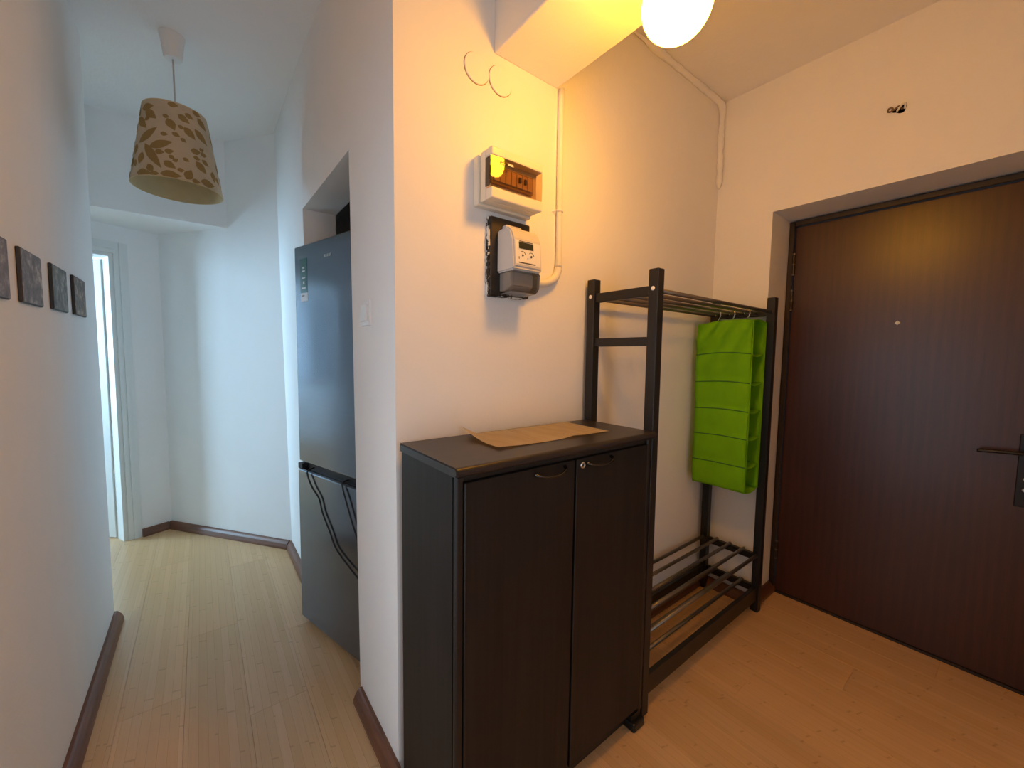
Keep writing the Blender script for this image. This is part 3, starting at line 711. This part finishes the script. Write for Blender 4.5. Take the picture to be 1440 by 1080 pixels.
# wires left in the wall above the door
wh = empty('wire_stub', (XC, -0.728, 2.370)); sset(wh, 'bare wire ends poking from a hole above the entrance door', 'wires')
bm = bmesh.new(); ring = []
for k in range(16):
    a = 2*math.pi*k/16; r = 0.017*(1+0.25*math.sin(3*a+1)); ring.append(bm.verts.new((XC-0.0015, -0.738+r*math.cos(a)*1.25, 2.364+r*math.sin(a)*0.8)))
bm.faces.new(ring); bmesh.ops.solidify(bm, geom=bm.faces[:], thickness=0.0012)
P_(link('hole', tomesh(bm, 'hole'), M_dark), wh)
lp_ = [(XC-0.006, -0.708+0.008*math.cos(a), 2.374+0.008*math.sin(a)) for a in [2*math.pi*k/14 for k in range(15)]]
P_(B().tube(lp_, 0.0032, 8).obj('terminal_ring', M_wire, smooth=True), wh)
P_(B().tube(bez([(XC-0.002, -0.746, 2.362), (XC-0.012, -0.735, 2.375), (XC-0.014, -0.722, 2.366), (XC-0.010, -0.714, 2.370)], 5), 0.0035, 8).obj('wire', M_wire, smooth=True), wh)
P_(B().tube(bez([(XC-0.002, -0.752, 2.362), (XC-0.016, -0.755, 2.378), (XC-0.016, -0.742, 2.372), (XC-0.008, -0.730, 2.358)], 5), 0.0035, 8).obj('wire', M_plastic, smooth=True), wh)

# light switch on the pillar
sw = empty('light_switch', (XP, 0.222, 1.463)); sset(sw, 'white rocker light switch on the hall side of the pillar', 'switch')
XS = XP-0.0065
P_(B().box(XS-0.009, XS+0.001, 0.180, 0.264, 1.422, 1.506, 0.003, 2).obj('plate', M_white), sw)
rb2 = xprism(B(), [(-0.010, 1.437), (0, 1.437), (0, 1.491), (-0.004, 1.491)], 0, 0.054, 0.001)
for v in rb2.bm.verts: v.co = Vector((XS-0.009+v.co.y, 0.195+v.co.x, v.co.z))
P_(rb2.obj('rocker', M_white), sw)

# ------------------------------------------------------------------ small pictures on the left wall
pics = [(0.250, 0.424, 1.452, 1.600, ((0.10, 0.08, 0.085), (0.20, 0.17, 0.17), (0.34, 0.30, 0.29)), 'small mauve grey tile picture nearest the viewer on the left wall'),
        (0.514, 0.690, 1.456, 1.602, ((0.075, 0.07, 0.075), (0.20, 0.18, 0.18), (0.42, 0.38, 0.36)), 'small mottled grey tile picture, second from the viewer on the left wall'),
        (0.801, 0.980, 1.461, 1.608, ((0.05, 0.06, 0.058), (0.15, 0.16, 0.145), (0.27, 0.28, 0.25)), 'small greenish grey tile picture beside the brownish one'),
        (1.084, 1.268, 1.464, 1.612, ((0.06, 0.055, 0.05), (0.18, 0.135, 0.10), (0.36, 0.27, 0.19)), 'small brownish tile picture nearest the fridge end of the left wall')]
for k, (y0, y1, z0, z1, cs, lab) in enumerate(pics):
    p = empty('tile_picture', (XL, (y0+y1)/2, z0)); sset(p, lab, 'picture', 'row of small tile pictures on the left wall')
    P_(B().box(XL+0.0005, XL+0.009, y0, y1, z0, z1, 0.002, 1).obj('block', flat('picture_edge_%s' % 'abcd'[k], tuple(x*0.55 for x in cs[0]), 0.6)), p)
    P_(B().box(XL+0.0091, XL+0.0100, y0+0.003, y1-0.003, z0+0.003, z1-0.003).obj('face', picture('picture_face_%s' % 'abcd'[k], cs[0], cs[1], tuple(q*1.35 for q in cs[2]), 1.7*k+0.3)), p)

# ------------------------------------------------------------------ pendant lamp in the hall
px_, py_ = -0.055, 1.292
ZT, RT, ZBt, RB = 2.395, 0.113, 2.060, 0.165
pl = empty('pendant_lamp', (px_, py_, ZC)); sset(pl, 'pendant lamp with beige leaf-print drum shade in the hall', 'lamp')
P_(B().lathe([(0, ZC), (0.047, ZC), (0.047, ZC-0.006), (0.043, ZC-0.02), (0.034, ZC-0.095), (0.030, ZC-0.10), (0, ZC-0.10)], (px_, py_, 0), n=32).obj('ceiling_rose', M_white, smooth=False), pl)
P_(B().tube([(px_, py_, ZC-0.10), (px_, py_, ZT-0.05)], 0.0032, 8).obj('cord', M_grey, smooth=True), pl)
def sr(t): return RT+(RB-RT)*t
def sz(t): return ZT+(ZBt-ZT)*t
sh = P_(B().lathe([(sr(i/10), sz(i/10)) for i in range(11)], (px_, py_, 0), n=64).obj('shade', M_shade, smooth=True), pl)
li = P_(B().lathe([(sr(i/10)-0.0018, sz(i/10)) for i in range(11)], (px_, py_, 0), n=64).obj('lining', M_shade_in, smooth=True), pl)
for t_, nm in ((0.0, 'top_ring'), (1.0, 'bottom_ring')):
    P_(B().tube([(px_+(sr(t_)-0.001)*math.cos(a), py_+(sr(t_)-0.001)*math.sin(a), sz(t_)) for a in [2*math.pi*k/64 for k in range(65)]], 0.0018, 6, False).obj(nm, M_shade_in, smooth=True), pl)
sp_ = B().tube([(px_-RT+0.002, py_, ZT-0.002), (px_+RT-0.002, py_, ZT-0.002)], 0.0016, 6).tube([(px_, py_-RT+0.002, ZT-0.002), (px_, py_+RT-0.002, ZT-0.002)], 0.0016, 6)
P_(sp_.obj('spider', M_white), pl)
P_(B().lathe([(0, ZT+0.01), (0.02, ZT+0.005), (0.022, ZT-0.05), (0, ZT-0.05)], (px_, py_, 0), n=20).obj('socket', M_white), pl)
P_(B().lathe([(0, ZT-0.16), (0.016, ZT-0.155), (0.028, ZT-0.13), (0.028, ZT-0.11), (0.014, ZT-0.06), (0.012, ZT-0.05)], (px_, py_, 0), n=20).obj('bulb', M_white, smooth=True), pl)
LV = [(-2.6, .116, -2.234, .102), (-2.42, .162, -2.116, .253), (-2.755, .241, -2.406, .371), (-2.309, .248, -2.437, .286), (-2.504, .553, -2.093, .398), (-2.145, .627, -1.713, .547), (-2.294, .629, -1.942, .863), (-2.69, .593, -2.71, .701), (-2.404, .722, -2.458, .836), (-2.188, .874, -2.087, .953), (-1.919, .45, -1.775, .451), (-2.03, .691, -1.857, .692), (-1.809, .674, -1.644, .655), (-1.716, .719, -1.626, .755), (-1.638, .778, -1.546, .751), (-1.818, .812, -1.62, .864), (-2.45, .966, -2.146, .975), (-1.858, .965, -1.529, .96), (-1.544, .881, -1.423, .875), (-1.367, .962, -1.271, .856), (-1.733, .045, -1.491, .041), (-1.749, .255, -1.604, .361), (-1.447, .159, -1.205, .213), (-1.258, .113, -1.052, .136), (-1.299, .306, -1.087, .396), (-.982, .28, -.685, .391), (-.824, .098, -.594, .189), (-1.633, .414, -1.481, .44), (-1.432, .459, -1.333, .49), (-1.192, .581, -.981, .554), (-.954, .521, -.842, .498), (-.941, .573, -.778, .561), (-1.154, .65, -1.014, .656), (-1.088, .712, -.898, .805), (-.921, .651, -.765, .689), (-1.415, .717, -1.297, .731), (-2.12, .981, -1.957, .973), (-1.016, .945, -.699, .938), (-1.245, .975, -1.099, .968), (-.997, .036, -.746, .042), (-1.479, .302, -1.344, .321), (-1.878, .212, -1.734, .219), (-.619, .756, -.619, .867), (-.469, .796, -.41, .869)]
bm = bmesh.new()
def leafprint(th0, t0, th1, t1):
    dth, dt_ = (th1-th0)*0.16, (t1-t0)*0.16; th0 -= dth; th1 += dth; t0 -= dt_; t1 += dt_
    H = math.hypot(ZT-ZBt, RB-RT); tm = (t0+t1)/2; R_m = sr(tm)
    ax, ay = (th1-th0)*R_m, (t1-t0)*H; L = math.hypot(ax, ay)
    if L < 1e-4: return
    nx, ny = -ay/L, ax/L; wdt = min(0.27*L+0.0025, 0.0175)
    K = 7; rows = []
    for k in range(K+1):
        q = k/K; wv = wdt*math.sin(math.pi*min(1, q**0.8)) if 0 < k < K else 0.0003
        row = []
        for sgn in (1, 0.5, 0, -0.5, -1):
            th = th0+(ax*q+nx*wv*sgn)/R_m; t = max(0.004, min(0.996, t0+(ay*q+ny*wv*sgn)/H)); r = sr(t)+0.0011
            row.append(bm.verts.new((px_+r*math.cos(th), py_+r*math.sin(th), sz(t))))
        rows.append(row)
    for r0, r1 in zip(rows, rows[1:]):
        for k in range(4): bm.faces.new((r0[k], r0[k+1], r1[k+1], r1[k]))
for (a, b_, c, d_) in LV:
    leafprint(a, b_, c, d_); leafprint(a+2.45, b_, c+2.45, d_)
    if a > -1.9: leafprint(a+4.1, b_, c+4.1, d_)
lfp = link('leaf_print', tomesh(bm, 'leaf_print'), M_leaf); lfp.parent = sh; lfp['kind'] = 'stuff'

# ------------------------------------------------------------------ globe lamp under the entrance beam
gx, gy, gz = 0.926, -0.567, 2.172
gl = empty('globe_lamp', (gx, gy, ZB)); sset(gl, 'glowing white globe lamp under the entrance beam', 'lamp')
GR = 0.081
P_(B().lathe([(0, ZB), (0.055, ZB), (0.055, ZB-0.012), (0.050, ZB-0.03), (0.050, ZB-0.045), (0, ZB-0.045)], (gx, gy, 0), n=32).obj('base', M_white), gl)
cap = [(GR*1.012*math.sin(math.radians(q)), gz-GR*1.012*math.cos(math.radians(q))) for q in (122, 130, 140, 150, 158)]
P_(B().lathe(cap+[(0.030, ZB-0.0455), (0, ZB-0.0455)], (gx, gy, 0), n=40).obj('collar', M_white, smooth=True), gl)
P_(B().lathe([(GR*math.sin(math.radians(q)), gz-GR*math.cos(math.radians(q))) for q in range(0, 131, 5)], (gx, gy, 0), n=40).obj('globe', M_globe, smooth=True), gl)
